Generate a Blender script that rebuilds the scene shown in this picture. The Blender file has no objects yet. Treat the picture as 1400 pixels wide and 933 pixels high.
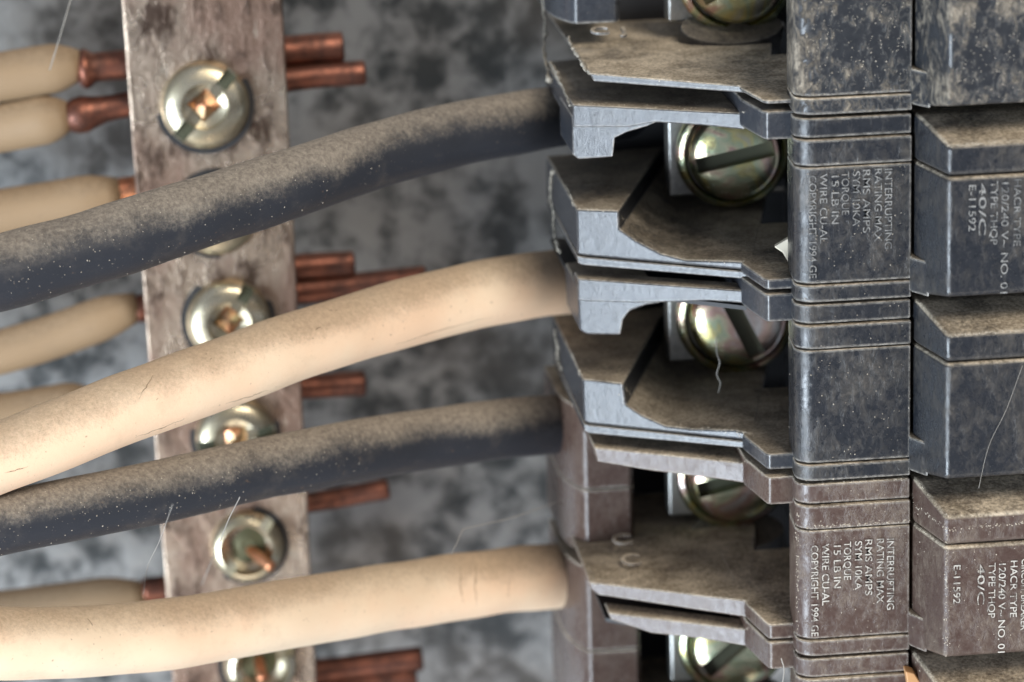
import bpy, bmesh, math, random
from mathutils import Vector, Matrix, noise
random.seed(7)
D = bpy.data
sc = bpy.context.scene
sc.unit_settings.scale_length = 0.01        # one unit is one centimetre
col = sc.collection
rad = math.radians

# ------------------------------------------------------------------ camera
F_PX, W, H = 4500.0, 1400.0, 933.0
S = 206.0
yaw, pitch, roll = rad(6.0), rad(16.0), rad(1.7)
K = 1.6                                      # depth scale
fwd = Vector((math.sin(yaw)*math.cos(pitch), math.cos(yaw)*math.cos(pitch), -math.sin(pitch)))
r0 = fwd.cross(Vector((0, 0, 1))).normalized()
u0 = r0.cross(fwd).normalized()
RI = (r0*math.cos(roll) - u0*math.sin(roll)).normalized()
UP = (r0*math.sin(roll) + u0*math.cos(roll)).normalized()
DIST = F_PX/S
CAM = -fwd*DIST
cam = D.cameras.new('camera'); camo = D.objects.new('camera', cam); col.objects.link(camo)
camo.matrix_world = Matrix(((RI.x, UP.x, -fwd.x, CAM.x), (RI.y, UP.y, -fwd.y, CAM.y), (RI.z, UP.z, -fwd.z, CAM.z), (0, 0, 0, 1)))
cam.sensor_width = 36; cam.lens = 36*F_PX/W
cam.clip_start = 0.1; cam.clip_end = 500
cam.dof.use_dof = True; cam.dof.focus_distance = DIST + 0.5; cam.dof.aperture_fstop = cam.lens*1e-3/0.34
sc.camera = camo
# ------------------------------------------------------------------ light: an open doorway to the left, the room's other side, dim walls
w = D.worlds.new('World'); sc.world = w; w.use_nodes = True
bg = w.node_tree.nodes['Background']; bg.inputs[0].default_value = (.80, .86, 1.0, 1); bg.inputs[1].default_value = 0.30
def lamp(name, d, dist, sx, sy, L, colr, aim=(1, 1, 0)):
    l = D.lights.new(name, 'AREA'); l.shape = 'RECTANGLE'; l.size = sx; l.size_y = sy
    l.energy = L*math.pi*sx*sy; l.color = colr
    o = D.objects.new(name, l); col.objects.link(o); d = Vector(d).normalized()
    o.location = Vector(aim)+d*dist; o.rotation_euler = d.to_track_quat('Z', 'Y').to_euler()
lamp('doorway_light', (-.72, -.60, -.27), 130, 50, 66, 25.0, (.78, .89, 1.0))
lamp('room_light', (.30, -.66, .70), 130, 60, 50, 12.0, (1.0, .89, .74))
lamp('floor_bounce_light', (-.15, -.62, -.75), 130, 90, 60, 2.4, (1.0, .85, .68))
sc.view_settings.view_transform = 'Standard'; sc.view_settings.look = 'None'
sc.view_settings.gamma = 1; sc.view_settings.exposure = 0.38
try: sc.view_settings.use_curve_mapping = False
except Exception: pass

# ------------------------------------------------------------------ pixel -> place helpers
def ray(u, v):
    return (fwd*F_PX + RI*(u-W/2) - UP*(v-H/2)).normalized()
def P(u, v, Y):
    d = ray(u, v); t = (Y*K-CAM.y)/d.y
    return CAM + d*t
# the slanting front of the terminal ends
_a = P(790, 470, .92); _b = P(1030, 470, .42)
TS = (_b.y-_a.y)/(_b.x-_a.x)
TILT = rad(1)
def PT(u, v, off=0.0):
    # off shifts the plane away from the viewer
    d = ray(u, v); n = Vector((-TS, 1, 0)); p0 = _a + Vector((0, off*K, 0))
    t = n.dot(p0-CAM)/n.dot(d)
    return CAM + d*t

# ------------------------------------------------------------------ mesh helpers
def new_obj(name, me, mat, parent=None):
    o = D.objects.new(name, me); col.objects.link(o)
    if mat: me.materials.append(mat)
    if parent is not None:
        o.parent = parent
        me.transform(Matrix.Translation(-parent.matrix_basis.to_translation() if parent.parent is None else -(parent.parent.location+parent.location)))
    return o
def mesh(name, vs, fs, smooth=False):
    me = D.meshes.new(name); me.from_pydata([tuple(v) for v in vs], [], fs)
    bm = bmesh.new(); bm.from_mesh(me); bmesh.ops.recalc_face_normals(bm, faces=bm.faces)
    bm.to_mesh(me); bm.free()
    if smooth:
        for p in me.polygons: p.use_smooth = True
    return me
def loft(front, back):
    n = len(front); vs = list(front)+list(back)
    fs = [list(range(n)), list(range(2*n-1, n-1, -1))]
    for i in range(n):
        j = (i+1) % n; fs.append([i, j, n+j, n+i])
    return vs, fs
def bev(o, wd, seg=3, ang=28):
    if wd > 0:
        m = o.modifiers.new('bevel', 'BEVEL'); m.width = wd; m.segments = seg; m.limit_method = 'ANGLE'; m.angle_limit = rad(ang)
        for p in o.data.polygons: p.use_smooth = True
        m.harden_normals = True
    return o
def prismT(name, pts, yback, mat, parent, off=0, bw=.014, dxb=None, shallow=None):
    f = [PT(u, v, off) for u, v in pts]
    b = [Vector((p.x+(dxb[i] if dxb else 0), (p.y+shallow if shallow else yback*K), p.z)) for i, p in enumerate(f)]
    zm = sum(p.z for p in f)/len(f)
    f = [p+Vector((0, (p.z-zm)*math.tan(TILT), 0)) for p in f]
    vs, fs = loft(f, b)
    return bev(new_obj(name, mesh(name, vs, fs), mat, parent), bw)
def planZ(name, plan, z0, z1, mat, parent, bw=.014, seg=3):
    lo = [Vector((x, y*K, z0)) for x, y in plan]; hi = [Vector((x, y*K, z1)) for x, y in plan]
    vs, fs = loft(lo, hi)
    return bev(new_obj(name, mesh(name, vs, fs), mat, parent), bw, seg)
def thing(name, label, cat, loc, group=None):
    o = D.objects.new(name, None); col.objects.link(o); o.location = loc; o.empty_display_size = .2
    o['label'] = label; o['category'] = cat
    if group: o['group'] = group
    return o
def tag(o, label, cat, group=None):
    o['label'] = label; o['category'] = cat
    if group: o['group'] = group
    return o
def catmull(pts, n):
    out = []
    P_ = [pts[0]*2-pts[1]] + list(pts) + [pts[-1]*2-pts[-2]]
    for i in range(1, len(P_)-2):
        a, b, c, d = P_[i-1:i+3]
        for k in range(n):
            t = k/n
            out.append(.5*((2*b)+(c-a)*t+(2*a-5*b+4*c-d)*t*t+(3*b-a-3*c+d)*t**3))
    out.append(pts[-1]); return out
def tube_mesh(name, pts, r, sides=20, sub=8, caps=True, wob=0, rr=None):
    pts = catmull([Vector(p) for p in pts], sub) if sub > 1 else [Vector(p) for p in pts]
    vs = []; fs = []; n = len(pts)
    up = Vector((0, 0, 1))
    for i, p in enumerate(pts):
        t = (pts[min(i+1, n-1)]-pts[max(i-1, 0)]).normalized()
        a = t.cross(up)
        if a.length < .05: a = t.cross(Vector((0, 1, 0)))
        a.normalize(); b = a.cross(t).normalized()
        q = r if rr is None else rr(i/(n-1))
        for k in range(sides):
            th = 2*math.pi*k/sides
            dirv = a*math.cos(th)+b*math.sin(th)
            q2 = q*(1+wob*noise.noise((p+dirv*r)*2.2)) if wob else q
            vs.append(p+dirv*q2)
    for i in range(n-1):
        for k in range(sides):
            j = (k+1) % sides
            fs.append([i*sides+k, i*sides+j, (i+1)*sides+j, (i+1)*sides+k])
    if caps:
        fs.append(list(range(sides))[::-1]); fs.append([(n-1)*sides+k for k in range(sides)])
    me = mesh(name, vs, fs, True)
    return me
def lathe(prof, seg, M):
    # profile (r, h): h along local +Z, closed on axis
    vs = []; fs = []
    for r, h in prof:
        for k in range(seg):
            a = 2*math.pi*k/seg; vs.append(M @ Vector((r*math.cos(a), r*math.sin(a), h)))
    m = len(prof)
    for i in range(m-1):
        for k in range(seg):
            j = (k+1) % seg; fs.append([i*seg+k, i*seg+j, (i+1)*seg+j, (i+1)*seg+k])
    fs.append(list(range(seg))[::-1]); fs.append([(m-1)*seg+k for k in range(seg)])
    return vs, fs
def boxM(sx, sy, sz, M):
    vs = [M @ Vector((x*sx/2, y*sy/2, z*sz/2)) for x in (-1, 1) for y in (-1, 1) for z in (-1, 1)]
    fs = [(0, 1, 3, 2), (4, 6, 7, 5), (0, 4, 5, 1), (2, 3, 7, 6), (0, 2, 6, 4), (1, 5, 7, 3)]
    return vs, [list(f) for f in fs]
def boolean(o, cutters):
    for vs, fs in cutters:
        me = mesh('cutter', vs, fs); c = D.objects.new('cutter', me); col.objects.link(c)
        md = o.modifiers.new('b', 'BOOLEAN'); md.object = c; md.operation = 'DIFFERENCE'; md.solver = 'EXACT'
        bpy.context.view_layer.update()
        dg = bpy.context.evaluated_depsgraph_get()
        nm = D.meshes.new_from_object(o.evaluated_get(dg))
        o.modifiers.clear(); old = o.data; o.data = nm; D.objects.remove(c, do_unlink=True)
    return o
def smooth_by_angle(me, ang=35):
    bm = bmesh.new(); bm.from_mesh(me)
    for f in bm.faces: f.smooth = True
    for e in bm.edges:
        e.smooth = len(e.link_faces) == 2 and e.calc_face_angle(0) < rad(ang)
    bm.to_mesh(me); bm.free()

# ------------------------------------------------------------------ materials
class NT:
    def __init__(s, name):
        s.m = D.materials.new(name); s.m.use_nodes = True; s.t = s.m.node_tree
        s.b = s.t.nodes['Principled BSDF']; s.tc = s.n('ShaderNodeNewGeometry')
    def n(s, k, **kw):
        x = s.t.nodes.new(k)
        for a, b in kw.items(): setattr(x, a, b)
        return x
    def l(s, a, b): s.t.links.new(a, b)
    def math(s, op, a, b=None, clamp=False):
        x = s.n('ShaderNodeMath', operation=op); x.use_clamp = clamp
        for i, v in enumerate((a, b)):
            if v is None: continue
            if isinstance(v, (int, float)): x.inputs[i].default_value = v
            else: s.l(v, x.inputs[i])
        return x.outputs[0]
    def noise(s, scale, detail=6, rough=.6, off=(0, 0, 0), stretch=(1, 1, 1), rot=(0, 0, 0), dist=0):
        mp = s.n('ShaderNodeMapping'); s.l(s.tc.outputs['Position'], mp.inputs[0])
        mp.inputs['Location'].default_value = off; mp.inputs['Scale'].default_value = stretch; mp.inputs['Rotation'].default_value = rot
        x = s.n('ShaderNodeTexNoise'); s.l(mp.outputs[0], x.inputs[0])
        x.inputs['Scale'].default_value = scale; x.inputs['Detail'].default_value = detail; x.inputs['Roughness'].default_value = rough
        x.inputs['Distortion'].default_value = dist
        return x.outputs[0]
    def ramp(s, v, a, b, c0=0., c1=1.):
        x = s.n('ShaderNodeMapRange'); x.interpolation_type = 'SMOOTHSTEP'
        s.l(v, x.inputs[0]); x.inputs[1].default_value = a; x.inputs[2].default_value = b
        x.inputs[3].default_value = c0; x.inputs[4].default_value = c1
        return x.outputs[0]
    def mix(s, f, a, b):
        x = s.n('ShaderNodeMix', data_type='RGBA')
        if isinstance(f, (int, float)): x.inputs[0].default_value = f
        else: s.l(f, x.inputs[0])
        for i, v in ((6, a), (7, b)):
            if isinstance(v, tuple): x.inputs[i].default_value = (*v, 1)
            else: s.l(v, x.inputs[i])
        return x.outputs[2]
    def mixf(s, f, a, b):
        x = s.n('ShaderNodeMix', data_type='FLOAT'); s.l(f, x.inputs[0])
        for i, v in ((2, a), (3, b)):
            if isinstance(v, (int, float)): x.inputs[i].default_value = v
            else: s.l(v, x.inputs[i])
        return x.outputs[0]
    def bump(s, h, strength, dist=.01):
        x = s.n('ShaderNodeBump'); s.l(h, x.inputs['Height']); x.inputs['Strength'].default_value = strength; x.inputs['Distance'].default_value = dist
        s.l(x.outputs[0], s.b.inputs['Normal'])
    def nz(s):
        x = s.n('ShaderNodeSeparateXYZ'); s.l(s.tc.outputs['Normal'], x.inputs[0]); return x.outputs[2]
    def set(s, **kw):
        for k, v in kw.items():
            k = k.replace('_', ' ')
            if isinstance(v, (int, float)): s.b.inputs[k].default_value = v
            elif isinstance(v, tuple): s.b.inputs[k].default_value = (*v, 1)
            else: s.l(v, s.b.inputs[k])
        return s.m

DUST = (.45, .365, .255); DUSTL = (.58, .50, .385)
def plastic(name, base, film, dust=.9, rough=.34, edge=.8, lo=.35, hi=.85, seed=0, patch=.5):
    """moulded plastic: thin grey film, dust lying on what faces up, pale rubbed edges"""
    k = NT(name)
    big = k.noise(1.9, 5, .62, (seed, 0, seed))
    fine = k.noise(26, 8, .75, (0, seed, 0), (1, 1, 1))
    streak = k.noise(16, 7, .75, (seed, 3, 0), (1, 1, .62), (0, rad(38), 0), .5)
    up = k.ramp(k.nz(), lo, hi)
    upn = k.math('MULTIPLY', up, k.ramp(k.math('ADD', k.math('MULTIPLY', big, .5), k.math('MULTIPLY', fine, .5)), .30, .52))
    film_f = k.math('MULTIPLY', k.ramp(k.math('ADD', k.math('MULTIPLY', streak, .55), k.math('MULTIPLY', big, .5)), .50 if seed == 9 else .44, .66 if seed == 9 else .72), patch)
    speck = k.ramp(k.noise(55, 3, .6, (0, seed, 5)), .66, .74, 0, .55)
    bv = k.n('ShaderNodeBevel'); bv.samples = 4; bv.inputs[0].default_value = .028
    dt = k.n('ShaderNodeVectorMath', operation='DOT_PRODUCT'); k.l(bv.outputs[0], dt.inputs[0]); k.l(k.tc.outputs['Normal'], dt.inputs[1])
    ed = k.math('MULTIPLY', k.ramp(dt.outputs['Value'], .992, .90), k.ramp(fine, .38, .62, .25, 1.0))
    ed = k.math('MULTIPLY', ed, edge)
    film_f = k.math('MULTIPLY', film_f, .5 if seed == 9 else .34 if seed == 14 else .24)
    f = k.math('MAXIMUM', k.math('MULTIPLY', upn, dust), film_f)
    f = k.math('MAXIMUM', f, k.math('MULTIPLY', speck, .16))
    crumb = k.noise(44, 4, .7, (seed, seed, 0), (1, 1, .55), (0, rad(38), 0))
    med = k.noise(4.5, 5, .65, (seed, 2, seed))
    crumb = k.math('ADD', k.math('MULTIPLY', crumb, .55), k.math('MULTIPLY', med, .45))
    dcol = k.mix(k.ramp(crumb, .36, .64), tuple(q*.62 for q in DUST), tuple(min(1, q*1.35) for q in DUSTL))
    c = k.mix(f, k.mix(k.ramp(fine, .3, .7), base, film), dcol)
    c = k.mix(ed, c, (.60, .56, .50))
    allf = k.math('MAXIMUM', f, k.math('MULTIPLY', ed, .6))
    k.bump(k.math('ADD', k.math('MULTIPLY', k.math('ADD', fine, crumb), k.mixf(f, .02, 1.0)), k.math('MULTIPLY', streak, .05)), .7, .035)
    return k.set(Base_Color=c, Roughness=k.mixf(allf, rough, .85), Specular_IOR_Level=.5)

M_black = plastic('black_plastic', (.010, .012, .016), (.018, .020, .025), dust=.85, seed=1, patch=.40, rough=.27)
M_black_term = plastic('black_plastic_terminal', (.020, .023, .030), (.035, .039, .047), dust=.62, rough=.25, seed=4, patch=.12, edge=.6)
M_black_dusty = plastic('black_plastic_heavy_dust', (.012, .014, .018), (.022, .024, .028), dust=1.0, seed=9, patch=.85, lo=.2, hi=.6)
M_black_floor = plastic('black_plastic_thick_floor_dust', (.020, .023, .030), (.035, .039, .047), dust=1.0, rough=.25, seed=22, patch=.12, lo=.2, hi=.6)
M_brown = plastic('brown_plastic', (.050, .028, .022), (.074, .048, .040), dust=1.0, seed=14, patch=.55, lo=.25, hi=.7)
M_recess_disc = plastic('bare_plastic', (.030, .030, .033), (.05, .05, .05), dust=.25, rough=.4, seed=19, patch=.2, edge=.3)
M_brown_term = plastic('brown_plastic_terminal', (.050, .028, .022), (.080, .054, .044), dust=1.0, rough=.27, seed=31, patch=.25, lo=.25, hi=.7)
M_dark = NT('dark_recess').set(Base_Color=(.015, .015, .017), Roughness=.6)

def wire_mat(name, base, dust, dlo, dhi, rough, seed, warm=None, dcol=DUSTL, dcol2=DUST):
    k = NT(name)
    big = k.noise(.9, 4, .6, (seed, 0, 0)); med = k.noise(6, 6, .7, (0, seed, 0)); fine = k.noise(38, 8, .8, (0, 0, seed), (1, 1, 1))
    v = k.math('ADD', k.nz(), k.math('MULTIPLY', k.math('SUBTRACT', big, .5), 1.5))
    v = k.math('ADD', v, k.math('MULTIPLY', k.math('SUBTRACT', med, .5), .55))
    v = k.math('ADD', v, k.math('MULTIPLY', k.math('SUBTRACT', fine, .5), 1.1))
    f = k.math('MULTIPLY', k.ramp(v, dlo, dhi), dust)
    speck = k.ramp(k.noise(48, 2, .5, (seed, 1, 2)), .70, .76, 0, .7)
    f2 = k.math('MAXIMUM', f, k.math('MULTIPLY', speck, .55 if dust > .6 else .0))
    b = base if warm is None else k.mix(k.ramp(big, .35, .65), base, warm)
    c = k.mix(f2, b, k.mix(k.ramp(k.noise(30, 6, .75, (seed, 7, 7), (1, 1, .5), (0, rad(38), 0)), .3, .7), dcol2, dcol))
    smear = k.math('MULTIPLY', k.ramp(k.noise(3.2, 6, .7, (seed, 9, 1)), .52, .72), .38 if dust > .8 else .16)
    c = k.mix(smear, c, dcol2)
    pits = k.ramp(k.noise(30, 2, .5, (3, seed, 2)), .30, .24, 0, .55)
    c = k.mix(k.math('MULTIPLY', pits, .8), c, (.16, .11, .075))
    k.bump(k.math('ADD', k.math('MULTIPLY', fine, k.mixf(f2, .15, 1.0)), k.math('MULTIPLY', med, .3)), .55, .022)
    return k.set(Base_Color=c, Roughness=k.mixf(f2, rough, .9), Specular_IOR_Level=.4)
M_wblack = wire_mat('black_insulation', (.026, .029, .037), .80, .20, .88, .42, 2, dcol=(.43, .38, .31), dcol2=(.20, .17, .14))
M_wwhite = wire_mat('cream_insulation', (.80, .64, .465), .75, .25, 1.0, .55, 5, warm=(.82, .59, .41), dcol=(.55, .42, .28), dcol2=(.34, .25, .17))
M_wold = wire_mat('aged_white_insulation', (.26, .18, .105), .55, .3, 1.0, .6, 8, dcol=(.4, .3, .2), dcol2=(.2, .15, .1))

def metal(name, c0, c1, rough, metallic, scale=5, seed=0, stretch=(1, 1, 1), bumpS=.2):
    k = NT(name); n = k.noise(scale, 8, .7, (seed, 0, 0), stretch); f = k.ramp(n, .35, .65)
    n2 = k.noise(scale*6, 6, .7, (0, seed, 0))
    k.bump(k.math('ADD', n, k.math('MULTIPLY', n2, .3)), bumpS, .02)
    return k.set(Base_Color=k.mix(f, c0, c1), Roughness=k.mixf(f, rough, rough+.15), Metallic=metallic)
M_copper = metal('tarnished_copper', (.22, .085, .055), (.085, .04, .03), .36, .8, 7, 1)
M_copper_b = metal('bright_copper', (.80, .38, .20), (.45, .18, .10), .28, .95, 7, 3)
k = NT('tarnished_tinned_bar')
n1 = k.noise(1.3, 6, .65, (3, 0, 2), (1, 1, .55)); n2 = k.noise(5.5, 6, .7, (1, 5, 0), (1, 1, .5)); n3 = k.noise(30, 4, .7)
c = k.mix(k.ramp(n1, .40, .60), (.22, .145, .11), (.42, .335, .26)); c = k.mix(k.ramp(n2, .48, .66), c, (.09, .06, .045)); c = k.mix(k.ramp(n2, .40, .30, 0, .6), c, (.60, .55, .45))
k.bump(k.math('ADD', n2, k.math('MULTIPLY', n3, .3)), .6, .03)
M_bar = k.set(Base_Color=c, Roughness=k.mixf(k.ramp(n1, .4, .6), .42, .26), Metallic=.85)
M_cup = metal('stained_socket', (.55, .24, .13), (.30, .24, .14), .25, .9, 9, 4)
M_slot = NT('slot_shade').set(Base_Color=(.055, .058, .035), Roughness=.5, Metallic=.3)  # dark tone painted as the shade inside the screw slots
M_pit = NT('dark_socket').set(Base_Color=(.10, .095, .05), Roughness=.45, Metallic=.6)  # dark olive tone for the inside of the deep sockets
M_nickel = metal('dull_plated_steel', (.62, .56, .42), (.38, .34, .24), .24, .95, 6, 5, bumpS=.12)
# zinc with yellow and green passivation colours
k = NT('iridescent_zinc')
n = k.noise(2.6, 3, .5, (4, 0, 0), dist=1.2); cr = k.n('ShaderNodeValToRGB'); k.l(n, cr.inputs[0])
el = cr.color_ramp.elements
el[0].position = .30; el[0].color = (.50, .50, .44, 1); el[1].position = .72; el[1].color = (.62, .62, .60, 1)
for p_, c_ in ((.40, (.62, .55, .25)), (.47, (.45, .52, .36)), (.53, (.62, .58, .40)), (.60, (.55, .36, .30))):
    e = el.new(p_); e.color = (*c_, 1)
k.bump(k.noise(14, 6, .7, (1, 2, 3)), .25, .02)
M_zinc = k.set(Base_Color=cr.outputs[0], Roughness=.25, Metallic=1.0)
M_steel = metal('grey_steel_clamp', (.50, .50, .48), (.30, .30, .29), .3, .9, 6, 8)
# galvanised back of the enclosure
k = NT('galvanised_sheet')
vor = k.n('ShaderNodeTexVoronoi'); mp = k.n('ShaderNodeMapping'); k.l(k.tc.outputs['Position'], mp.inputs[0]); k.l(mp.outputs[0], vor.inputs[0])
vor.inputs['Scale'].default_value = 4.2; vor.inputs['Randomness'].default_value = 1
sp = k.n('ShaderNodeSeparateColor'); k.l(vor.outputs['Color'], sp.inputs[0])
a = k.noise(3.4, 5, .6, (2, 0, 6)); b_ = k.noise(.35, 2, .5, (5, 0, 1))
a2 = k.noise(1.1, 3, .6, (1, 4, 6))
f = k.ramp(k.math('ADD', k.math('ADD', k.math('MULTIPLY', a, .62), k.math('MULTIPLY', a2, .38)), k.math('MULTIPLY', sp.outputs[0], .06)), .43, .62)
c = k.mix(f, (.075, .083, .087), (.37, .38, .38))
c = k.mix(k.ramp(b_, .45, .6, 0, .35), c, (.20, .17, .145))
k.bump(a, .25, .05)
M_galv = k.set(Base_Color=c, Roughness=.4, Metallic=.8)
def ink(name, a, b, lo):
    k = NT(name); fn = k.noise(34, 6, .75, (3, 1, 8)); bg_ = k.noise(2.5, 3)
    f = k.ramp(k.math('ADD', k.math('MULTIPLY', fn, .7), k.math('MULTIPLY', bg_, .3)), lo, lo+.10)
    return k.set(Base_Color=k.mix(f, a, b), Roughness=.7)
M_ink = ink('printed_ink', (.46, .44, .40), (.17, .155, .14), .46)
M_ink_worn = ink('worn_printed_ink', (.22, .22, .215), (.085, .088, .09), .44)
k = NT('dust_grains'); fn = k.noise(30, 3); M_grain = k.set(Base_Color=k.mix(fn, (.30, .25, .19), (.62, .57, .48)), Roughness=.9)
M_web = NT('cobweb').set(Base_Color=(.32, .30, .27), Roughness=.8)
M_chip = NT('cream_plastic').set(Base_Color=(.66, .60, .48), Roughness=.5)

# ------------------------------------------------------------------ back sheet of the enclosure
PY = 3.3
c0 = P(-500, -500, PY); c1 = P(2000, 1500, PY); PYW = PY*K
vs, fs = boxM(1, 1, 1, Matrix.Translation(Vector(((c0.x+c1.x)/2, PYW+.08, (c0.z+c1.z)/2))) @ Matrix.Diagonal((22, .16, 18, 1)))
o = new_obj('back_panel', mesh('back_panel', vs, fs), M_galv); o['kind'] = 'structure'

# ------------------------------------------------------------------ neutral bar
BY = 2.25
bar = thing('neutral_bar', 'tarnished tinned metal terminal strip running top to bottom behind the four thick wires', 'busbar', P(330, 1100, BY+.1), None)
f = [P(u, v, BY) for u, v in ((159, -90), (382, -90), (437, 1020), (243, 1020))]
bk = [p+Vector((0, .13, 0)) for p in f]
vs, fs = loft(f, bk); bev(new_obj('strip', mesh('strip', vs, fs), M_bar, bar), .02)
# thicker block behind, with the wire holes
f2 = [P(u, v, BY+.09) for u, v in ((178, -90), (372, -90), (427, 1020), (262, 1020))]
vs, fs = loft(f2, [p+Vector((0, .5, 0)) for p in f2]); bev(new_obj('wire_block', mesh('wire_block', vs, fs), M_bar, bar), .02)

def facing(loc, tilt=0.0, az=0.0, spin=0.0):
    """local +Z points at the viewer's side (-Y); spin turns the slot"""
    return Matrix.Translation(loc) @ Matrix.Rotation(az, 4, 'Z') @ Matrix.Rotation(rad(90)+tilt, 4, 'X') @ Matrix.Rotation(spin, 4, 'Z')
def bar_screw(u, v, rpx, spin, label, yfront=None, mat=M_nickel, proud=.15, nub=None):
    y0 = BY if yfront is None else yfront
    c = P(u, v, y0); R = rpx/(F_PX/((c-CAM).length))
    t = thing('bar_screw', label, 'screw', c, 'screws along the neutral bar')
    M = facing(c, rad(math.sin(v)*5), rad(math.cos(v*1.7)*5), spin)
    h = proud
    prof = [(R*.9, -.02), (R, 0), (R, h*.35), (R*.93, h*.75), (R*.8, h), (R*.62, h*1.08), (R*.50, h*1.0)]
    prof = [(R*.98, -.01), (R, .02), (R*.99, h*.5), (R*.92, h*.82), (R*.78, h), (R*.55, h*1.1), (.001, h*1.16)]
    vs, fs = lathe(prof, 40, M)
    hd = new_obj('head', mesh('head', vs, fs), mat, t)
    ol = t.location
    Mb = M
    if nub: cut = [lathe([(R*.50, h*.02), (R*.70, h*.3), (R*.76, h*2)], 32, Mb)]
    else: cut = [lathe([(R*.30, h*.32), (R*.50, h*.45), (R*.56, h*2)], 28, Mb)]
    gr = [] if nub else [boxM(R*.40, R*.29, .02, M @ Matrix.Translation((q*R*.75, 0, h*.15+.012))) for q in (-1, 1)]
    SQ = Matrix.Rotation(rad(35), 4, 'Z')
    if not nub: cut.append(lathe([(R*.38, h*.03), (R*.42, h*.7)], 4, Mb @ SQ))
    cut.append(boxM(R*2.3, R*.30, .3, Mb @ Matrix.Translation((0, 0, h*.15+.15))))
    boolean(hd, cut); smooth_by_angle(hd.data)
    for g_ in gr: new_obj('slot_shade_strip', mesh('slot_shade_strip', *g_), M_slot, t)  # dark strips that paint shade into the slot ends
    # square drive socket inside the cup
    vs, fs = lathe([(R*.37, h*.0), (R*.37, h*.06), (R*.05, h*.30)], 4, M @ SQ)
    if nub:
        vs, fs = lathe([(R*.52, h*.02), (R*.50, h*.04), (R*.2, h*.16)], 24, M); new_obj('drive_socket', mesh('drive_socket', vs, fs), M_pit, t)
        q = [P(nub[0], nub[1], y0+.02), P((nub[0]+nub[2])/2, (nub[1]+nub[3])/2, y0-.06), P(nub[2], nub[3], y0-.12)]
        new_obj('copper_nub', tube_mesh('copper_nub', q, .045, 12, 5, True, .1), M_copper_b, t)
    else: sq = new_obj('drive_socket', mesh('drive_socket', vs, fs), M_cup, t)
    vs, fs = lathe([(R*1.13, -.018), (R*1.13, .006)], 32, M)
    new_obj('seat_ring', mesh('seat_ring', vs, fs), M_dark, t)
    return t
bar_screw(280, 143, 60, rad(48), 'topmost whole screw of the metal strip, above the upper black wire')
bar_screw(296, 292, 56, rad(20), 'strip screw almost hidden behind the upper black wire')
bar_screw(312, 437, 57, rad(58), 'strip screw between the upper black wire and the upper cream wire')
bar_screw(322, 596, 55, rad(10), 'strip screw mostly hidden behind the upper cream wire, just above the lower black wire')
bar_screw(338, 745, 50, rad(50), 'recessed strip screw between the lower black wire and the lower cream wire', nub=(338, 748, 372, 776))
bar_screw(355, 905, 50, rad(30), 'strip screw at the bottom edge, below the lower cream wire', nub=(352, 896, 360, 930))

# copper ends caught by the strip and the thin old wires that bring them
def neutral(label, ins_pts, cu_pts, ri, rc, yi=BY+.25, white=True, cu=M_copper):
    t = thing('neutral_wire', label, 'wire', P(cu_pts[-1][0], cu_pts[-1][1], yi), 'thin old wires clamped in the neutral bar')
    def Q(p, dy=0): return P(p[0], p[1], yi+(p[2] if len(p) > 2 else 0))
    cp = [Q(p) for p in cu_pts]
    o = new_obj('conductor', tube_mesh('conductor', cp, rc, 20, 6, True, .09, None if white is True else (lambda f: rc*(.72+.75*math.sin(math.pi*min(1, (f+.03)*4))) if f < .14 else rc*(1+.35*max(0, (.25-f)/.11)))), cu, t)
    m = o.modifiers.new('b', 'BEVEL'); m.width = .025; m.segments = 2; m.limit_method = 'ANGLE'; m.angle_limit = rad(50)
    if ins_pts:
        new_obj('insulation', tube_mesh('insulation', [Q(p) for p in ins_pts], ri, 24, 10, True, .06, lambda f: ri*(1 if f < .86 else 1-.42*((f-.86)/.14)**1.4)), M_wold, t)
    return t
neutral('upper wire of the touching pale pair at the top left', [(-160, 128), (-20, 108), (112, 88)], [(105, 96), (180, 88), (470, 64)], .19, .118, white=2)
neutral('lower wire of the touching pale pair at the top left', [(-160, 200), (-20, 178), (95, 158, -.05)], [(90, 162, -.05), (180, 142, -.05), (400, 108, -.05), (500, 99, -.05)], .19, .10, white=2)
neutral('pale wire ending at the strip just above the upper black wire', [(-200, 318), (-20, 296), (165, 262)], [(160, 262), (190, 258), (360, 240)], .185, .10, cu=M_copper_b)
neutral('pale wire below the upper black wire, bright copper end beside the strip', [(-200, 520), (0, 482), (190, 418)], [(185, 424), (215, 418), (300, 410), (583, 381)], .175, .105)
neutral('bare blunt copper end sticking out of the strip above the long copper end', None, [(300, 372), (400, 366), (485, 360)], .19, .10)
neutral('pale wire disappearing behind the left end of the upper cream wire', [(-200, 590), (0, 568), (130, 548)], [(120, 550), (260, 540), (500, 524)], .175, .10)
neutral('copper end half hidden above the upper edge of the lower black wire', None, [(200, 700), (400, 690), (532, 668)], .18, .085)
neutral('pale wire just above the left part of the lower cream wire', [(-200, 850), (0, 836), (200, 812)], [(195, 808), (240, 804), (420, 790)], .17, .105)
neutral('upper copper end at the bottom, right of the strip', None, [(300, 930), (430, 918), (578, 900)], .18, .10)
neutral('lower copper end at the bottom edge, right of the strip', None, [(300, 958), (430, 944), (570, 926)], .18, .10)

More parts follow.
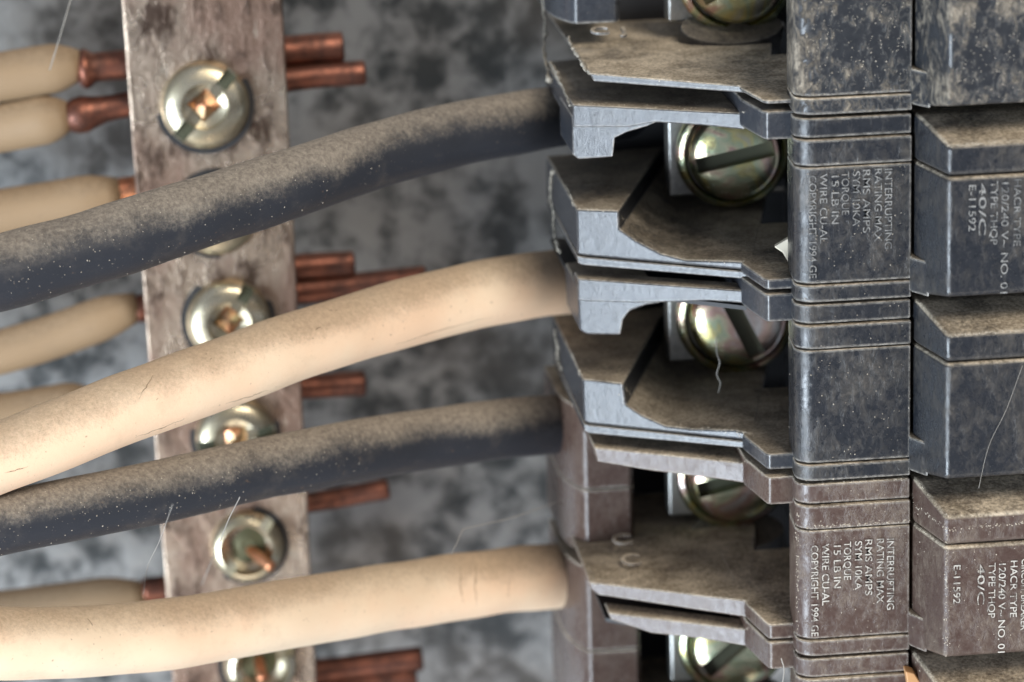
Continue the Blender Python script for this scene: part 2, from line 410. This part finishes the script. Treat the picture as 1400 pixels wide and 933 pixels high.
# ------------------------------------------------------------------ the four thick wires
YW = ((-160, .2), (0, .35), (200, .6), (400, .95), (560, 1.3), (700, 1.6), (800, 1.95), (900, 2.3))
def main_wire(name, label, vs_, r0_, r1_, mat):
    q = [P(u, v, y) for (u, y), v in zip(YW, vs_)]
    o = new_obj(name, tube_mesh(name, q, r1_, 44, 20, True, .05, lambda f: r0_+(r1_-r0_)*min(1, f*1.35)), mat)
    tag(o, label, 'wire', 'thick insulated wires running into the breakers')
    return o
main_wire('insulated_wire', 'upper black dusty insulated wire, crossing high over the metal strip', (405, 374, 315, 250, 200, 170, 155, 150), .262, .229, M_wblack)
main_wire('insulated_wire', 'upper cream insulated wire, between the two black ones', (690, 626, 548, 476, 426, 395, 382, 376), .243, .246, M_wwhite)
main_wire('insulated_wire', 'lower black dusty insulated wire, between the two cream ones', (745, 716, 676, 632, 604, 585, 577, 572), .215, .227, M_wblack)
main_wire('insulated_wire', 'lower cream insulated wire, lowest of the four thick wires', (860, 880, 870, 838, 812, 793, 784, 778), .252, .250, M_wwhite)

# ------------------------------------------------------------------ breakers
def X0(u, Y, v=466): return P(u, v, Y).x
ZT = 1.30     # back limit of terminal pieces
YM, YSB, YTG = 0.0, .14, -.30
def zmid(v): return P(1170, v, YM).z
xs0, xs1 = X0(1047, YSB, 466), X0(1090, YSB, 466)
xm0, xm1 = X0(1090, YM, 466), X0(1246, YM, 466)
xt0, xt1, xtR = X0(1251, YM, 466), X0(1294, YTG, 466), X0(1600, YM, 466)
INS = .125
RIB = .006
def body(t, mat, mat_t, vt, vr, vs_, vr2, vb, textured=True, tab=True):
    """middle and handle part. rows at x=1170: top, first rib, seam, second rib, bottom"""
    zt, zr, zs, zr2, zb = [zmid(v) for v in (vt, vr, vs_, vr2, vb)]
    def mid(name, za, zb_, dy=0, bw=.03):
        arc = [(xm0+.12*(1-math.cos(rad(q))), YM+dy+.12/K*(1-math.sin(rad(q)))) for q in (0, 15, 30, 45, 60, 75, 90)]
        plan = [(xm0+.42, 1.2), (xm0+.02, .26)] + arc + [ (xm1, YM+dy-.0), (xm1, 1.2)]
        planZ(name, plan, za+RIB, zb_-RIB, mat, t, .012)
    mid('case_band', zr, zt, .012); mid('case_band', zs, zr, 0)
    mid('front_plate', zr2, zs, .006); mid('case_band', zb, zr2, .0)
    # filler so that the joints are shallow
    planZ('case_core', [(xm0+.44, 1.15), (xm0+.05, .05), (xm1-.02, .05), (xm1-.02, .25), (xtR, .25), (xtR, .95)], zb+.012, zt-.012, mat, t, 0)
    # handle housing: drafted block
    def tg(name, za0, zb0, za1, zb1, dy=0):
        f = [Vector((xt1, (YTG+dy)*K, za1)), Vector((xtR, (YTG+dy)*K, za1)), Vector((xtR, (YTG+dy)*K, zb1)), Vector((xt1, (YTG+dy)*K, zb1))]
        m = [Vector((xt0, YM, za0)), Vector((xtR, YM, za0)), Vector((xtR, YM, zb0)), Vector((xt0, YM, zb0))]
        b = [p+Vector((0, .3, 0)) for p in m]
        vs = f+m+b; fs = [[0, 1, 2, 3], [11, 10, 9, 8]]
        for r in (0, 4):
            for i in range(4):
                j = (i+1) % 4; fs.append([r+i, r+j, r+4+j, r+4+i])
        bev(new_obj(name, mesh(name, vs, fs), mat, t), .035, 5, 12)
    tg('handle_housing_band', zs+RIB, zt-.01, zs+RIB, zt-INS)
    tg('handle_housing', zb+.03, zs-RIB, zb+INS, zs-RIB, 0)
    if tab:
        zz = zb+.05
        planZ('housing_tab', [(xt0-.035, .3), (xt0-.035, YM-.02), (xt0+.05, YM-.12), (xt0+.1, .3)], zz, zz+.24, mat, t, .012)
    return zt, zr, zs, zr2, zb

def step(t, mat, name, za, zb, yf=YSB, xl=None):
    xl = xs0 if xl is None else xl
    planZ(name, [(xl-.075, .42), (xl, yf+.02), (xl+.02, yf), (xs1, yf), (xs1+.38, 1.1), (xl-.075, 1.1)], za, zb, mat, t, .014)

def terminal_screw(t, u, v, rpx, Y, spin, slot=True, red=False):
    c = P(u, v, Y); R = rpx/(F_PX/((c-CAM).length))
    M = facing(c, rad(-5+3*math.sin(v)), rad(-7+4*math.cos(v)), spin)
    loc = t.location
    h = .19
    vs, fs = lathe([(R*.97, -.04), (R, 0), (R, h*.5), (R*.95, h*.78), (R*.85, h*.93), (R*.6, h*1.02), (R*.3, h*1.06), (.001, h*1.07)], 44, M)
    hd = new_obj('terminal_screw', mesh('terminal_screw', vs, fs), M_zinc, t)
    boolean(hd, [boxM(R*1.72, R*.34, .3, M @ Matrix.Translation((0, 0, h*.30+.15)))])
    smooth_by_angle(hd.data)
    vs, fs = boxM(R*1.70, R*.335, .02, M @ Matrix.Translation((0, 0, h*.30+.012))); new_obj('slot_shade_strip', mesh('slot_shade_strip', vs, fs), M_slot, t)  # dark strip painting the shade along the slot bottom
    # ring of the pressure plate round the head
    M2 = facing(c+Vector((0, .05, 0)))
    ro, ri = R*1.26, R*1.06
    vs, fs = [], []
    prof = [(ri, -.02), (ri, .05), (ri+.02, .07), (ro-.02, .06), (ro, .04), (ro, -.02)]
    seg = 48
    for r, hh in prof:
        for q in range(seg):
            a = 2*math.pi*q/seg; vs.append(M2 @ Vector((r*math.cos(a), r*math.sin(a), hh)))
    m = len(prof)
    for i in range(m):
        for q in range(seg):
            j = (q+1) % seg; i2 = (i+1) % m; fs.append([i*seg+q, i*seg+j, i2*seg+j, i2*seg+q])
    w_ = new_obj('screw_washer', mesh('screw_washer', vs, fs), M_zinc, t); smooth_by_angle(w_.data, 50)
    # clamp block behind
    vs, fs = boxM(R*2.1, R*1.9, .2, M2 @ Matrix.Rotation(-spin*0, 4, 'Z') @ Matrix.Translation((-R*.35, -R*.05, -.15)))
    bev(new_obj('wire_clamp', mesh('wire_clamp', vs, fs), M_steel, t), .02)

def cavity(t, u0, u1, v0, v1, Y=1.95):
    f = [P(u, v, Y) for u, v in ((u0, v0), (u1, v0), (u1, v1), (u0, v1))]
    vs, fs = loft(f, [p+Vector((0, .1, 0)) for p in f]); new_obj('cavity_back', mesh('cavity_back', vs, fs), M_dark, t)

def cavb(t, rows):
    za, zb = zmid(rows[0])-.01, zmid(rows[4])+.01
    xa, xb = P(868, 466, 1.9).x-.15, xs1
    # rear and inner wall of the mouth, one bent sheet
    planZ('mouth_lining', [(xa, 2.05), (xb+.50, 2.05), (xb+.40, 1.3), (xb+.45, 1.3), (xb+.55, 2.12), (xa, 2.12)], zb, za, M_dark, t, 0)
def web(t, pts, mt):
    # dark sheet added behind the arm to paint the shade in the gap
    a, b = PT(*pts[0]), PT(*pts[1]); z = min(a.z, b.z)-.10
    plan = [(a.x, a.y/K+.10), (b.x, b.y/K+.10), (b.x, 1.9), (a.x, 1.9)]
    planZ('gap_shade_sheet', plan, z-.03, z, M_dark, t, 0)
def embossed(t, s, u, v, Y, size, mat):
    """raised lettering lying on the floor of the recess"""
    cu = D.curves.new('embossed_mark', 'FONT'); cu.body = s; cu.size = size; cu.extrude = .006; cu.bevel_depth = .004
    o = D.objects.new('tmp', cu); col.objects.link(o); bpy.context.view_layer.update()
    me = D.meshes.new_from_object(o.evaluated_get(bpy.context.evaluated_depsgraph_get())); D.objects.remove(o, do_unlink=True)
    p = P(u, v, Y)-Vector((0, 0, .006)); me.transform(Matrix.Translation(p) @ Matrix.Rotation(rad(8), 4, 'X'))
    return new_obj('embossed_mark', me, mat, t)

GRP = 'circuit breakers stacked on the right'
def recessed_terminal(t, mat, dv, top_pts, post_seam, floor_pts, post_x=(797, 870), back=2.2, top_mat=None, yp=1.45):
    """wide-mouthed kind: the post stands back, a dusty floor runs out to a thin rim"""
    prismT('terminal_roof', top_pts, back, top_mat or mat, t, 0, .012)
    # floor slab
    prismT('terminal_floor', floor_pts, back, mat, t, 0, .012)

# ---- breaker with hook shaped mouth (two black ones in the middle)
def hooked(label, dv, arm, hook, floor, rows, screw, spin, zstep, mat=M_black, mt=M_black_term, shallow=None, rail=None):
    base = P(1170, rows[4], 0)
    t = thing('circuit_breaker', label, 'breaker', base, GRP)
    zt, zr, zs, zr2, zb = body(t, mat, mt, *rows)
    prismT('terminal_arm', arm, 1.9, mt, t, 0, .014, None, shallow)
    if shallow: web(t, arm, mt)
    prismT('terminal_hook', hook, 1.35, mt, t, .002, .02)
    dx = [0.0]*len(floor)
    dx[1] = .62; dx[2] = .62; dx[3] = .60; dx[4] = .5; dx[5] = .38; dx[6] = .38; dx[7] = .6; dx[8] = .6
    prismT('terminal_floor', floor, 2.0, mt, t, 0, .02, dx)
    prismT('terminal_rail', rail, 2.0, mt, t, .006, .010)
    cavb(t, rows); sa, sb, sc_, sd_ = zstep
    sc_ = PT(floor[7][0], floor[7][1]).z-.004
    step(t, mt, 'step_block', sb, sa); step(t, mt, 'step_block', sd_, sc_)
    terminal_screw(t, screw[0], screw[1], screw[2], 1.35, spin)
    return t, (zt, zr, zs, zr2, zb)
def zst(v): return P(1065, v, YSB).z

B, zB = hooked('black breaker entered by the upper black wire, slotted screw showing a near-level slot', 0,
    [(783, 143), (1018, 155), (1019, 178), (960, 172), (897, 168), (858, 175), (800, 175), (783, 175)],
    [(782, 158), (895, 164), (897, 168), (886, 173), (858, 181), (841, 189), (838, 215), (791, 218), (783, 212)],
    [(788, 286), (846, 288), (847, 313), (868, 328), (903, 346), (937, 355), (1006, 357), (1029, 359), (1030, 371), (797, 350), (789, 348)],
    (159, 188, 226, 387, 412), (1003, 209, 62), rad(12), (zst(152), zst(191), zst(377), zst(396)), rail=[(789, 349.5), (797, 351.5), (1030, 372.5), (1030, 383), (797, 363), (790, 360)])
C, zC = hooked('black breaker entered by the upper cream wire, screw slot standing nearly upright', 236,
    [(790, 381), (1026, 398), (1027, 416), (970, 412), (905, 414), (870, 415), (800, 413), (790, 411)],
    [(789, 392), (900, 400), (905, 415), (885, 418), (862, 426), (853, 438), (849, 459), (802, 458), (792, 452)],
    [(796, 518), (852, 524), (856, 553), (878, 568), (910, 582), (945, 586), (1005, 588), (1032, 594), (1034, 604), (806, 580), (798, 577)],
    (414, 442, 476, 632, 656), (1008, 432, 66), rad(-64), (zst(402), zst(440), zst(617), zst(642)), shallow=.22, rail=[(798, 578.5), (806, 581.5), (1034, 605.5), (1036, 615), (806, 593), (799, 590)])

# ---- breakers of the open-mouthed kind (top black one, two brown ones)
def open_kind(label, roof, floor, post, seam_v, rows, screw, spin, zstep, mat, mt, lens, marks, tab=True, roofmat=None, shallow=None):
    base = P(1170, rows[4], 0)
    t = thing('circuit_breaker', label, 'breaker', base, GRP)
    zz = body(t, mat, mt, *rows, tab=tab)
    if roof: prismT('terminal_roof', roof, 2.0, roofmat or mt, t, 0, .012, None, shallow)
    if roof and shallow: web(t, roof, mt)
    fx = [0.0]*len(floor)
    for i_ in (1, 2, 3) if len(floor) > 5 else (1, 2): fx[i_] = .62
    prismT('terminal_floor', floor, 2.3, mt, t, 0, .012, fx)
    # post with a rounded outer corner, in two halves that meet at the seam
    yp = 1.42
    (ul, ur, va, vb) = post
    xl = P(ul, seam_v, yp).x; xr = P(ur, seam_v, yp).x
    plan = [(xl+.03, yp+.005), (xl-.0, yp+.02), (xl-.05, yp+.09), (xl-.10, yp+.2), (xl-.125, yp+.32), (xl-.13, yp+.75), (xr, yp+.75), (xr, yp+.10), (xr-.02, yp+.02), (xr-.05, yp)]
    za, zs2, zb2 = P(ul, va, yp).z, P(ul, seam_v, yp).z, P(ul, vb, yp).z
    if za > zs2+.03: planZ('terminal_post', plan, zs2+.005, za, mt, t, .012)
    planZ('terminal_post', plan, zb2, zs2-.005, mt, t, .012)
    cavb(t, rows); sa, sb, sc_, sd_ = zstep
    if sa is not None: step(t, mt, 'step_block', sb, sa)
    sc_ = PT(floor[1][0], floor[1][1]).z-.004
    step(t, mt, 'step_block', sd_, sc_)
    if screw: terminal_screw(t, screw[0], screw[1], screw[2], 1.45, spin)
    # disc added in place of the dark round recess under the screw
    lu, lv, lr = lens
    c = P(lu, lv, 1.45); R = lr/195
    vs, fs = lathe([(R*.98, -.3), (R, .0), (R*.97, .03)], 40, Matrix.Translation(c) @ Matrix.Rotation(rad(28), 4, 'X') @ Matrix.Diagonal((1, .55, 1, 1)))
    bo = new_obj('recess_disc', mesh('recess_disc', vs, fs), M_recess_disc, t); smooth_by_angle(bo.data)
    for (s, u, v, y, sz) in marks: embossed(t, s, u, v, y, sz, mt)
    return t, zz

A, zA = open_kind('topmost black breaker, thick tan dust on its terminal floor', None,
    [(806, 100), (1022, 118), (1052, 122), (1054, 140), (1024, 128), (812, 112)],
    (781, 850, -60, 34), -55, (-90, -62, -26, 131, 156), (1008, -36, 66), rad(30),
    (None, None, zst(112), zst(142)), M_black_dusty, M_black_floor, (1000, 40, 74),
    [('C', 808, 46, 1.25, .20), ('J', 850, 46, 1.25, .20)])
Dd, zD = open_kind('upper brown breaker, entered by the lower black wire, with legible white print',
    [(812, 612), (1024, 634), (1025, 662), (985, 656), (890, 644), (817, 632)],
    [(806, 796), (1026, 822), (1030, 846), (818, 814), (808, 806)],
    (797, 870, 560, 760), 671, (659, 688, 722, 872, 895), (1003, 648, 62), rad(14),
    (zst(652), zst(690), zst(842), zst(874)), M_brown, M_brown_term, (1008, 728, 70),
    [('C', 838, 744, 1.2, .22), ('C', 850, 772, 1.0, .22)])
E, zE = open_kind('lower brown breaker at the bottom edge, entered by the lower cream wire',
    [(832, 838), (1030, 862), (1032, 886), (960, 874), (890, 866), (835, 848)],
    [(820, 1040), (1030, 1064), (1034, 1088), (830, 1058), (822, 1048)],
    (803, 880, 778, 1000), 892, (898, 925, 960, 1110, 1135), (1003, 878, 60), rad(40),
    (zst(878), zst(915), zst(1085), zst(1110)), M_brown, M_brown_term, (1008, 950, 70), [], shallow=.22)

# ------------------------------------------------------------------ print on the breakers
def print_col(t, s, u, v, px_h, length, Y, name='printed_text', tilt=0):
    """a line of capitals reading downwards, starting at (u,v)"""
    cu = D.curves.new(name, 'FONT'); cu.body = s; cu.size = 1; cu.offset = .006
    o = D.objects.new('tmp', cu); col.objects.link(o); bpy.context.view_layer.update()
    me = D.meshes.new_from_object(o.evaluated_get(bpy.context.evaluated_depsgraph_get())); D.objects.remove(o, do_unlink=True)
    xs = [q.co.x for q in me.vertices]; w_ = max(xs)-min(xs)
    sx = (length/187)/w_; sy = (px_h/206)/.72
    p = P(u, v, Y)
    # text x -> down (-Z); text y -> +X
    M = Matrix.Translation(p) @ Matrix(((0, sy, 0, 0), (0, 0, -1, 0), (-sx, 0, 0, 0), (0, 0, 0, 1)))
    me.transform(M)
    o = new_obj(name, me, M_ink_worn if t is B else M_ink, t); o['kind'] = 'stuff'
    return o
LINES = [('INTERRUPTING', 1217, 770, 56), ('RATING MAX', 1203, 770, 53), ('RMS AMPS', 1187, 771, 46), ('SYM 10KA', 1173, 774, 34),
         ('TORQUE', 1158, 775, 28), ('15 LB IN', 1144, 777, 32), ('WIRE CU-AL', 1128, 778, 50), ('COPYRIGHT 1994 GE', 1113, 780, 72)]
YTX = .006-.005
for s, u, v, ln in LINES:
    L = {'INTERRUPTING': 97, 'RATING MAX': 88, 'RMS AMPS': 76, 'SYM 10KA': 66, 'TORQUE': 52, '15 LB IN': 58, 'WIRE CU-AL': 84, 'COPYRIGHT 1994 GE': 124}[s]
    print_col(Dd, s, u-4, v-34+(0), 10.5, L, YTX)
    print_col(B, s, u-7, v-34-506, 10.5, L*1.06, YTX)
TG = [('E-11592', 1368-60-8, 255, 58), ('LISTED', 1318, 250, 0)]
for (t, dvv, duu) in ((B, 0, 0), (Dd, 525, -4)):
    if t is B:
        rows_ = [('E-11592', 1325, 252, 58), ('40/C', 1339, 250, 66), ('TYPE THQP', 1355, 248, 80), ('120/240 V~ NO. 01', 1370, 246, 140), ('HACR TYPE', 1387, 244, 84), ('CIRCUIT BREAKER', 1402, 242, 110)]
    else:
        rows_ = [('E-11592', 1304, 772, 52), ('40/C', 1337, 772, 54), ('TYPE THQP', 1352, 770, 74), ('120/240 V~ NO. 01', 1366, 768, 120), ('HACR TYPE', 1382, 766, 76), ('CIRCUIT BREAKER', 1397, 764, 96)]
    for s, u, v, L in rows_:
        print_col(t, s, u, v, 10, L, YTG-.004)

# ------------------------------------------------------------------ small things
f = [P(u, v, .32) for u, v in ((1058, 338), (1098, 314), (1098, 376), (1078, 360), (1070, 346))]
vs, fs = loft(f, [p+Vector((0.02, .10, -.01)) for p in f])
tag(bev(new_obj('plastic_chip', mesh('plastic_chip', vs, fs), M_chip), .012), 'small pointed cream chip lodged at the right end of the first hooked breaker mouth', 'chip')

def grains(name, label, spots, mat, parent=None):
    vs, fs = [], []
    for p, r in spots:
        b = len(vs)
        for d in ((1, 0, 0), (-1, 0, 0), (0, 1, 0), (0, -1, 0), (0, 0, 1), (0, 0, -1)):
            vs.append(p+Vector(d)*r*random.uniform(.5, 1.3))
        for q in ((0, 2, 4), (2, 1, 4), (1, 3, 4), (3, 0, 4), (2, 0, 5), (1, 2, 5), (3, 1, 5), (0, 3, 5)):
            fs.append([b+i for i in q])
    o = new_obj(name, mesh(name, vs, fs), mat, parent)
    if parent is None: tag(o, label, 'dust')
    o['kind'] = 'stuff'
    return o
bpy.context.view_layer.update()
dg = bpy.context.evaluated_depsgraph_get()
def drop(u, v):
    ok, loc, nrm, _, ob, _ = sc.ray_cast(dg, CAM, ray(u, v))
    return (loc, nrm, ob) if ok else (None, None, None)
def along(pts, n, jit, rmin, rmax):
    out = []
    for _ in range(n):
        i = random.randrange(len(pts)-1); a, b = pts[i], pts[i+1]; q = random.random()
        u = a[0]+(b[0]-a[0])*q+random.gauss(0, jit); v = a[1]+(b[1]-a[1])*q+random.gauss(0, jit)
        loc, nrm, ob = drop(u, v)
        if loc is not None and loc.y < 2.2: out.append((loc, random.uniform(rmin, rmax)))
    return out
def area(poly, n, rmin, rmax, ymax=2.2):
    us = [p[0] for p in poly]; vs_ = [p[1] for p in poly]; out = []
    while n > 0:
        u = random.uniform(min(us), max(us)); v = random.uniform(min(vs_), max(vs_)); n -= 1
        ins = False; j = len(poly)-1
        for i in range(len(poly)):
            if (poly[i][1] > v) != (poly[j][1] > v) and u < (poly[j][0]-poly[i][0])*(v-poly[i][1])/(poly[j][1]-poly[i][1])+poly[i][0]: ins = not ins
            j = i
        if not ins: continue
        loc, nrm, ob = drop(u, v)
        if loc is not None and loc.y < ymax: out.append((loc, random.uniform(rmin, rmax)))
    return out
SP = []
for e in ([(805, 100), (1022, 118)], [(786, 141), (1018, 153)], [(790, 285), (846, 288), (868, 328), (937, 355), (1027, 358)], [(852, 524), (878, 568), (945, 586), (1032, 594)],
          [(806, 606), (1022, 632)], [(806, 795), (1024, 820)], [(797, 603), (797, 760), (815, 800)], [(830, 836), (1028, 860)], [(1090, 700), (1090, 900)], [(1294, 700), (1294, 900)],
          [(1296, 200), (1400, 190)], [(1296, 460), (1400, 450)], [(1250, 690), (1296, 725), (1400, 715)], [(757, 211), (786, 283)], [(768, 440), (794, 516)], [(768, 590), (768, 780)], [(1100, 722), (1245, 712)], [(1100, 660), (1240, 655)]):
    SP += along(e, 110, 1.3, .0015, .0065)
for pl, n in (([(780, 30), (1060, 60), (1060, 115), (805, 98)], 900), ([(860, 250), (1080, 250), (1060, 350), (880, 330)], 500), ([(800, 520), (1080, 500), (1080, 620), (880, 570)], 700), ([(800, 720), (1080, 730), (1060, 830), (810, 795)], 1100), ([(1100, 0), (1245, 0), (1245, 130), (1100, 130)], 500), ([(1295, 0), (1400, 0), (1400, 135), (1295, 140)], 300), ([(1100, 230), (1245, 225), (1245, 640), (1100, 650)], 420), ([(1100, 665), (1400, 665), (1400, 930), (1100, 930)], 500)):
    SP += area(pl, n//2, .0012, .0055)
grains('dust_on_breakers', 'pale dust grains and lint lying on the edges and floors of the breakers', SP, M_grain)
SW = area([(0, 310), (400, 200), (760, 120), (760, 200), (400, 310), (0, 430)], 900, .0015, .006) + area([(0, 670), (400, 580), (760, 540), (760, 625), (400, 690), (0, 760)], 900, .0015, .006)
SW = [q for q in SW if q[0].y < 1.7]
grains('dust_on_wires', 'pale dust specks clinging to the black insulated wires', SW, M_grain)
print('grains', len(SP), len(SW))

# ------------------------------------------------------------------ lint, cobwebs, hair
def lint(name, label, pts, wpx, seed, parent=None, dy=-.02):
    """crusty uneven roll of lint clinging to an edge: many short lumps joined along a wandering line"""
    rnd = random.Random(seed); q = catmull([P(*p) for p in pts], 26); vs, fs = [], []
    sides = 9
    for i, p in enumerate(q):
        n1 = noise.noise(p*6+Vector((seed, 0, 0))); n2 = noise.noise(p*15+Vector((0, seed, 0)))
        r = wpx/206*(.50+1.1*n1+.5*n2); r = max(r, .007)
        t_ = (q[min(i+1, len(q)-1)]-q[max(i-1, 0)]).normalized()
        a = t_.cross(Vector((0, 1, 0))).normalized(); b = a.cross(t_)
        c = p+a*wpx/206*.7*n2+Vector((0, dy, 0))
        for k_ in range(sides):
            th = 2*math.pi*k_/sides; w_ = 1+.55*noise.noise((c+a*math.cos(th))*17)
            vs.append(c+(a*math.cos(th)+b*math.sin(th)*.8)*r*w_+Vector((rnd.gauss(0, .004), 0, rnd.gauss(0, .004))))
    for i in range(len(q)-1):
        for k_ in range(sides):
            j = (k_+1) % sides; fs.append([i*sides+k_, i*sides+j, (i+1)*sides+j, (i+1)*sides+k_])
    fs.append(list(range(sides))[::-1]); fs.append([(len(q)-1)*sides+k_ for k_ in range(sides)])
    o = new_obj(name, mesh(name, vs, fs, True), M_lint); tag(o, label, 'lint'); return o
k = NT('lint'); fn = k.noise(24, 6, .7); k.bump(fn, .8, .03); M_lint = k.set(Base_Color=k.mix(k.ramp(fn, .3, .7), (.16, .145, .12), (.46, .42, .35)), Roughness=.95)
lint('lint_roll', 'crusty grey lint down the left edge of the topmost black breaker', [(742, -30, 1.9), (744, 30, 1.85), (743, 70, 1.75), (750, 110, 1.5)], 4.5, 3)
lint('lint_roll', 'pale fuzzy dust roll on the corner where the upper black wire goes in', [(752, 84, 1.6), (762, 104, 1.4), (773, 128, 1.15), (780, 146, 1.0)], 3.2, 11)
lint('lint_roll', 'small lint crust beside the left end of the first hooked breaker mouth', [(755, 232, 1.6), (752, 262, 1.6), (756, 290, 1.55), (757, 318, 1.5), (765, 345, 1.35)], 3.2, 23)
lint('lint_roll', 'thin lint crust below the end of the upper cream wire', [(758, 450, 1.6), (762, 480, 1.55), (767, 505, 1.5)], 2.6, 31)
lint('lint_roll', 'dust roll on the tan floor edge of the topmost black breaker', [(775, 50, 1.3), (785, 70, 1.15), (797, 88, 1.0), (806, 100, .93)], 3.0, 41)
def strand(label, pts, rpx, nm='cobweb_strand'):
    q = [P(*p) for p in pts]
    o = new_obj(nm, tube_mesh(nm, q, rpx/206, 6, 6, True), M_web); tag(o, label, 'hair' if nm == 'hair' else 'cobweb')
strand('fine web strand hanging across the dark sheet in the top left corner', [(100, -12, 1.9), (88, 30, 1.85), (76, 70, 1.85), (68, 96, 1.9)], .8)
strand('web strand slanting from the lower black wire to the copper left of the strip', [(236, 690, -.4), (218, 740, .2), (202, 775, .6), (196, 812, .9)], .5)
strand('web strand hanging from the lower black wire over the recessed strip screw', [(328, 680, -.1), (312, 712, .3), (298, 748, .8), (286, 775, 1.2), (276, 800, 1.6)], .7)
strand('long thin web strand from the brown breaker to the lower cream wire', [(768, 684, 1.4), (700, 708, 1.2), (640, 722, 1.0), (631, 728, .95), (625, 742, .9), (617, 758, .85)], .5)
strand('brown fibre dangling from the upright-slotted screw', [(979, 462, 1.0), (980, 482, .95), (984, 496, .9), (980, 512, .9), (985, 524, .88), (982, 537, .88)], .8, 'hair')
strand('pale hair lying across the right hand block of the second hooked breaker', [(1398, 500, -.30), (1376, 560, -.303), (1352, 610, -.303), (1338, 668, -.30)], .3, 'hair')
strand('short thread standing on the bottom edge below the print of the upper brown breaker', [(1070, 935, .1), (1072, 915, .05), (1068, 900, .05)], .9, 'hair')

tag(bev(new_obj('orange_chip', (lambda q: mesh('orange_chip', *loft(q, [p+Vector((.01, .12, 0)) for p in q])))([P(u, v, -.06) for u, v in ((1238, 918), (1250, 921), (1259, 934), (1256, 946), (1242, 944))]),
    NT('orange_plastic').set(Base_Color=(.50, .27, .12), Roughness=.5)), .01), 'tiny orange chip at the bottom edge beside the handle housing of the lowest breaker', 'chip')
# scuffs and pen-like grime on the cream wires, creases painted as the same dark lines
bpy.context.view_layer.update(); dg = bpy.context.evaluated_depsgraph_get()
M_grime_crease = NT('grime').set(Base_Color=(.20, .135, .085), Roughness=.9)
def mark(pts, rpx):
    q = []
    par = None
    for i in range(len(pts)-1):
        for k_ in range(8):
            f_ = k_/8; u = pts[i][0]+(pts[i+1][0]-pts[i][0])*f_; v = pts[i][1]+(pts[i+1][1]-pts[i][1])*f_
            u += random.gauss(0, .5); v += random.gauss(0, .4)
            loc, nrm, ob = drop(u, v)
            if ob is not None and ob.name.startswith('insulated_wire'):
                par = ob if par is None else par
                if ob is par: q.append(loc)
    if len(q) > 3:
        L_ = len(q)
        o = new_obj('grime_crease_mark', tube_mesh('grime_crease_mark', q, 1, 6, 1, True, 0, lambda f: rpx/206*(.25+.75*math.sin(math.pi*min(max(f, .02), .98)))*random.uniform(.35, .8)), M_grime_crease, par)
mark([(630, 777), (629, 800), (634, 830)], 1.0); mark([(652, 768), (649, 800), (652, 832)], 1.2); mark([(695, 792), (696, 822)], .8)
mark([(185, 598), (220, 586), (257, 571)], .8); mark([(308, 552), (340, 543), (371, 532)], .9); mark([(6, 647), (43, 637)], .9)  # creases of the upper cream wire, painted as dark lines
mark([(541, 472), (600, 452), (684, 430)], .7); mark([(190, 545), (205, 520), (212, 512)], .8); mark([(120, 846), (128, 858)], 1.0); mark([(430, 452), (440, 446)], 1.2)
